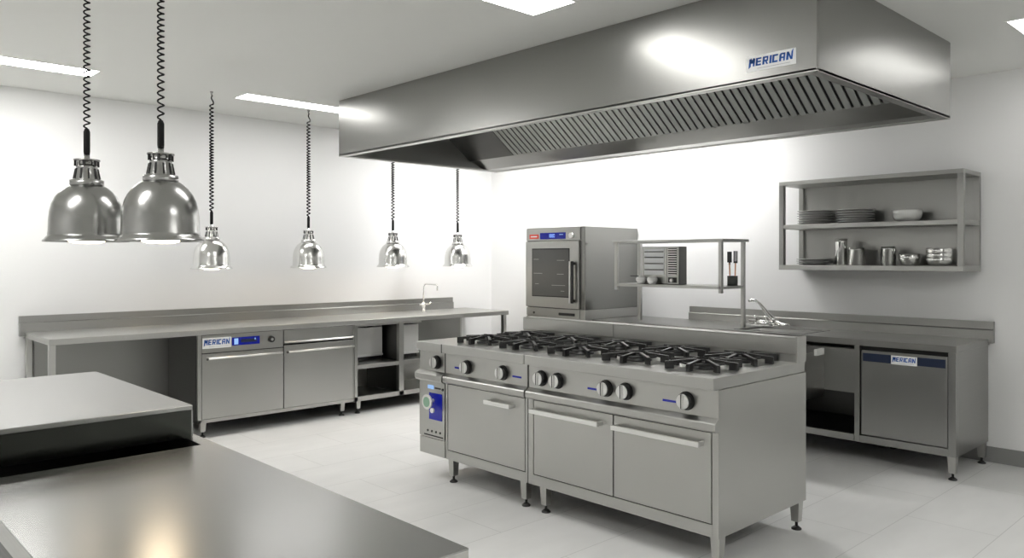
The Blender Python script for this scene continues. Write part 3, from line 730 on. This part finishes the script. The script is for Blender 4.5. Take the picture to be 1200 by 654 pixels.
def plate(x, y, z, r, label, group, tone='plate'):
    m = MB().lathe([(0, 0), (r * .60, 0), (r * .66, .004), (r * .90, .011), (r * .99, .0125), (r, .0145), (r * .99, .0165), (r * .9, .0145), (r * .6, .007), (0, .006)], x, y, z, 40)
    return tag(m.build('plate', tone, None, world=(x, y, z)), label, 'plate', group)
IX = 6.25
def stack(y, z, n, r, dz, where, group):
    for i in range(n):
        pos = {0: 'lowest', n - 1: 'topmost'}.get(i) or {1: 'second from the bottom', n - 2: 'second from the top'}.get(i) or {2: 'third from the bottom', n - 3: 'third from the top'}.get(i) or 'middle'
        plate(IX + random.uniform(-.002, .002), y + random.uniform(-.003, .003), z + .0005 + i * dz, r, 'grey plate, %s of %s' % (pos, where), group)
stack(2.945, SHM, 6, .15, .0195, 'the upper shelf stack by the post', 'plates in the stack by the post')
stack(2.628, SHM, 6, .145, .0190, 'the upper shelf stack by the bowl', 'plates in the stack by the bowl')
stack(2.965, SHB, 3, .135, .0165, 'the low lower shelf stack', 'plates in the low stack')
def bowl(y, z, r, h, m_, label, name='bowl'):
    m = MB().lathe([(0, 0), (r * .55, 0), (r * .62, .004), (r * .80, h * .16), (r * .93, h * .38), (r * .985, h * .65), (r, h), (r * .97, h), (r * .95, h * .65), (r * .89, h * .40), (r * .76, h * .2), (r * .5, .010), (0, .009)], IX, y, z, 40)
    return tag(m.build(name, m_, None, world=(IX, y, z)), label, 'bowl')
bowl(2.234, SHM + .0005, .103, .088, 'ceramic', 'round white ceramic bowl alone at the middle of the upper shelf')
def pot(y, r, h, label, rim=.002, name='steel_canister'):
    z = SHB + .0005
    m = MB().lathe([(0, 0), (r * .96, 0), (r, .004), (r, h * .86), (r + rim, h * .87), (r + rim, h * .9), (r, h * .91), (r, h), (r - .003, h), (r - .003, .004), (0, .004)], IX, y, z, 36)
    return tag(m.build(name, 'chrome', None, world=(IX, y, z)), label, 'canister')
pot(2.738, .048, .212, 'tallest polished steel canister on the lower shelf beside the low plates')
pot(2.612, .066, .140, 'wide polished steel canister next to the tallest one')
pot(2.372, .055, .145, 'narrow polished steel canister next to the small steel bowl')
bowl(2.214, SHB + .0005, .080, .088, 'chrome', 'small polished steel bowl on the lower shelf between canister and stacked bowls', 'steel_bowl')
for i in range(3):
    bowl(2.012, SHB + .0005 + i * .034, .088 + .002 * i, .062, 'chrome', 'polished steel bowl, %s of the stack of three at the shelf end' % ('lowest', 'middle', 'topmost')[i], 'steel_bowl')

# ------------------------------------------------------------ near table with a well and a raised box
PX0, PX1, PY0, PY1 = .371, 1.02, 1.203, 3.66
WXa, WXb, WYa, WYb = .43, .978, 2.447, 3.3
pt = thing('prep_table', 'stainless prep table with a deep well, closest to the viewer', 'table', (.7, 2.4, 0))
slab_hole(PX0, PX1, PY0, PY1, C - .004, C, WXa, WXb, WYa, WYb).build('tabletop', 'steel_top', pt)
m = MB().box(PX0, PX0 + .003, PY0, PY1, C - .05, C - .004).box(PX1 - .003, PX1, PY0, PY1, C - .05, C - .004).box(PX0 + .003, PX1 - .003, PY0, PY0 + .003, C - .05, C - .004).box(PX0 + .003, PX1 - .003, PY1 - .003, PY1, C - .05, C - .004)
m.build('edge_band', 'steel', pt)
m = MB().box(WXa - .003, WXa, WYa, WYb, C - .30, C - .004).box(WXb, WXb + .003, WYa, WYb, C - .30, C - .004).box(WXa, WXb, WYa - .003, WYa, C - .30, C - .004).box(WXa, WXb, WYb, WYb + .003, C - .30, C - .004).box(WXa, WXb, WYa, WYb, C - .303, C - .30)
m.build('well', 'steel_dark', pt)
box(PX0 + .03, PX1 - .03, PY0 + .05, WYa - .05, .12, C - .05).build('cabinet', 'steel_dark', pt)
for x in (PX0 + .05, PX1 - .05):
    for y in (PY0 + .09, PY1 - .05):
        l = box(x - .022, x + .022, y - .022, y + .022, .03, C - .05 if y > 3 else .12).build('leg', 'steel', pt)
        MB().cyl((x, y, 0), (x, y, .03), .02).build('foot', 'black', l)
bx = thing('serving_shelf', 'raised stainless box shelf standing across the well of the prep table', 'serving shelf', (.68, 3.1, C))
box(PX0 + .015, .995, 2.572, 2.577, C + .001, .985).build('front_panel', 'panel_shade', bx)  # mirrored dark of the well is painted into this face
m = MB().box(PX0 + .01, 1.0, 2.572, 3.62, .985, 1.001, bev=.002).box(PX0 + .01, 1.0, 3.615, 3.62, C + .001, .985)
m.box(PX0 + .01, PX0 + .015, 2.572, 3.615, C + .001, .985).box(.995, 1.0, 2.572, 3.615, C + .001, .985)
m.build('box_shelf', 'steel_top', bx)

# ------------------------------------------------------------ camera
f = 915.; th = math.atan(965 / f)
cam = bpy.data.cameras.new('camera'); co_ = bpy.data.objects.new('camera', cam); COL.objects.link(co_)
cam.sensor_width = 36.; cam.lens = f / 1200 * 36; cam.shift_y = (303 - 327) / 1200
cam.clip_start = .02
co_.location = (0, 0, 1.48)
fw = Vector((math.cos(th), math.sin(th), 0)); co_.rotation_euler = fw.to_track_quat('-Z', 'Y').to_euler()
sc.camera = co_

w = bpy.data.worlds.new('world'); sc.world = w; w.use_nodes = True
w.node_tree.nodes['Background'].inputs[0].default_value = (0, 0, 0, 1)
w.node_tree.nodes['Background'].inputs[1].default_value = 0
vs = sc.view_settings
vs.view_transform = 'Standard'; vs.look = 'None'; vs.gamma = 1.; vs.use_curve_mapping = False
vs.exposure = 1.25
sc.cycles.use_denoising = True
sc.cycles.max_bounces = 14; sc.cycles.diffuse_bounces = 10; sc.cycles.glossy_bounces = 6
sc.cycles.caustics_reflective = False
sc.cycles.sample_clamp_indirect = 6.
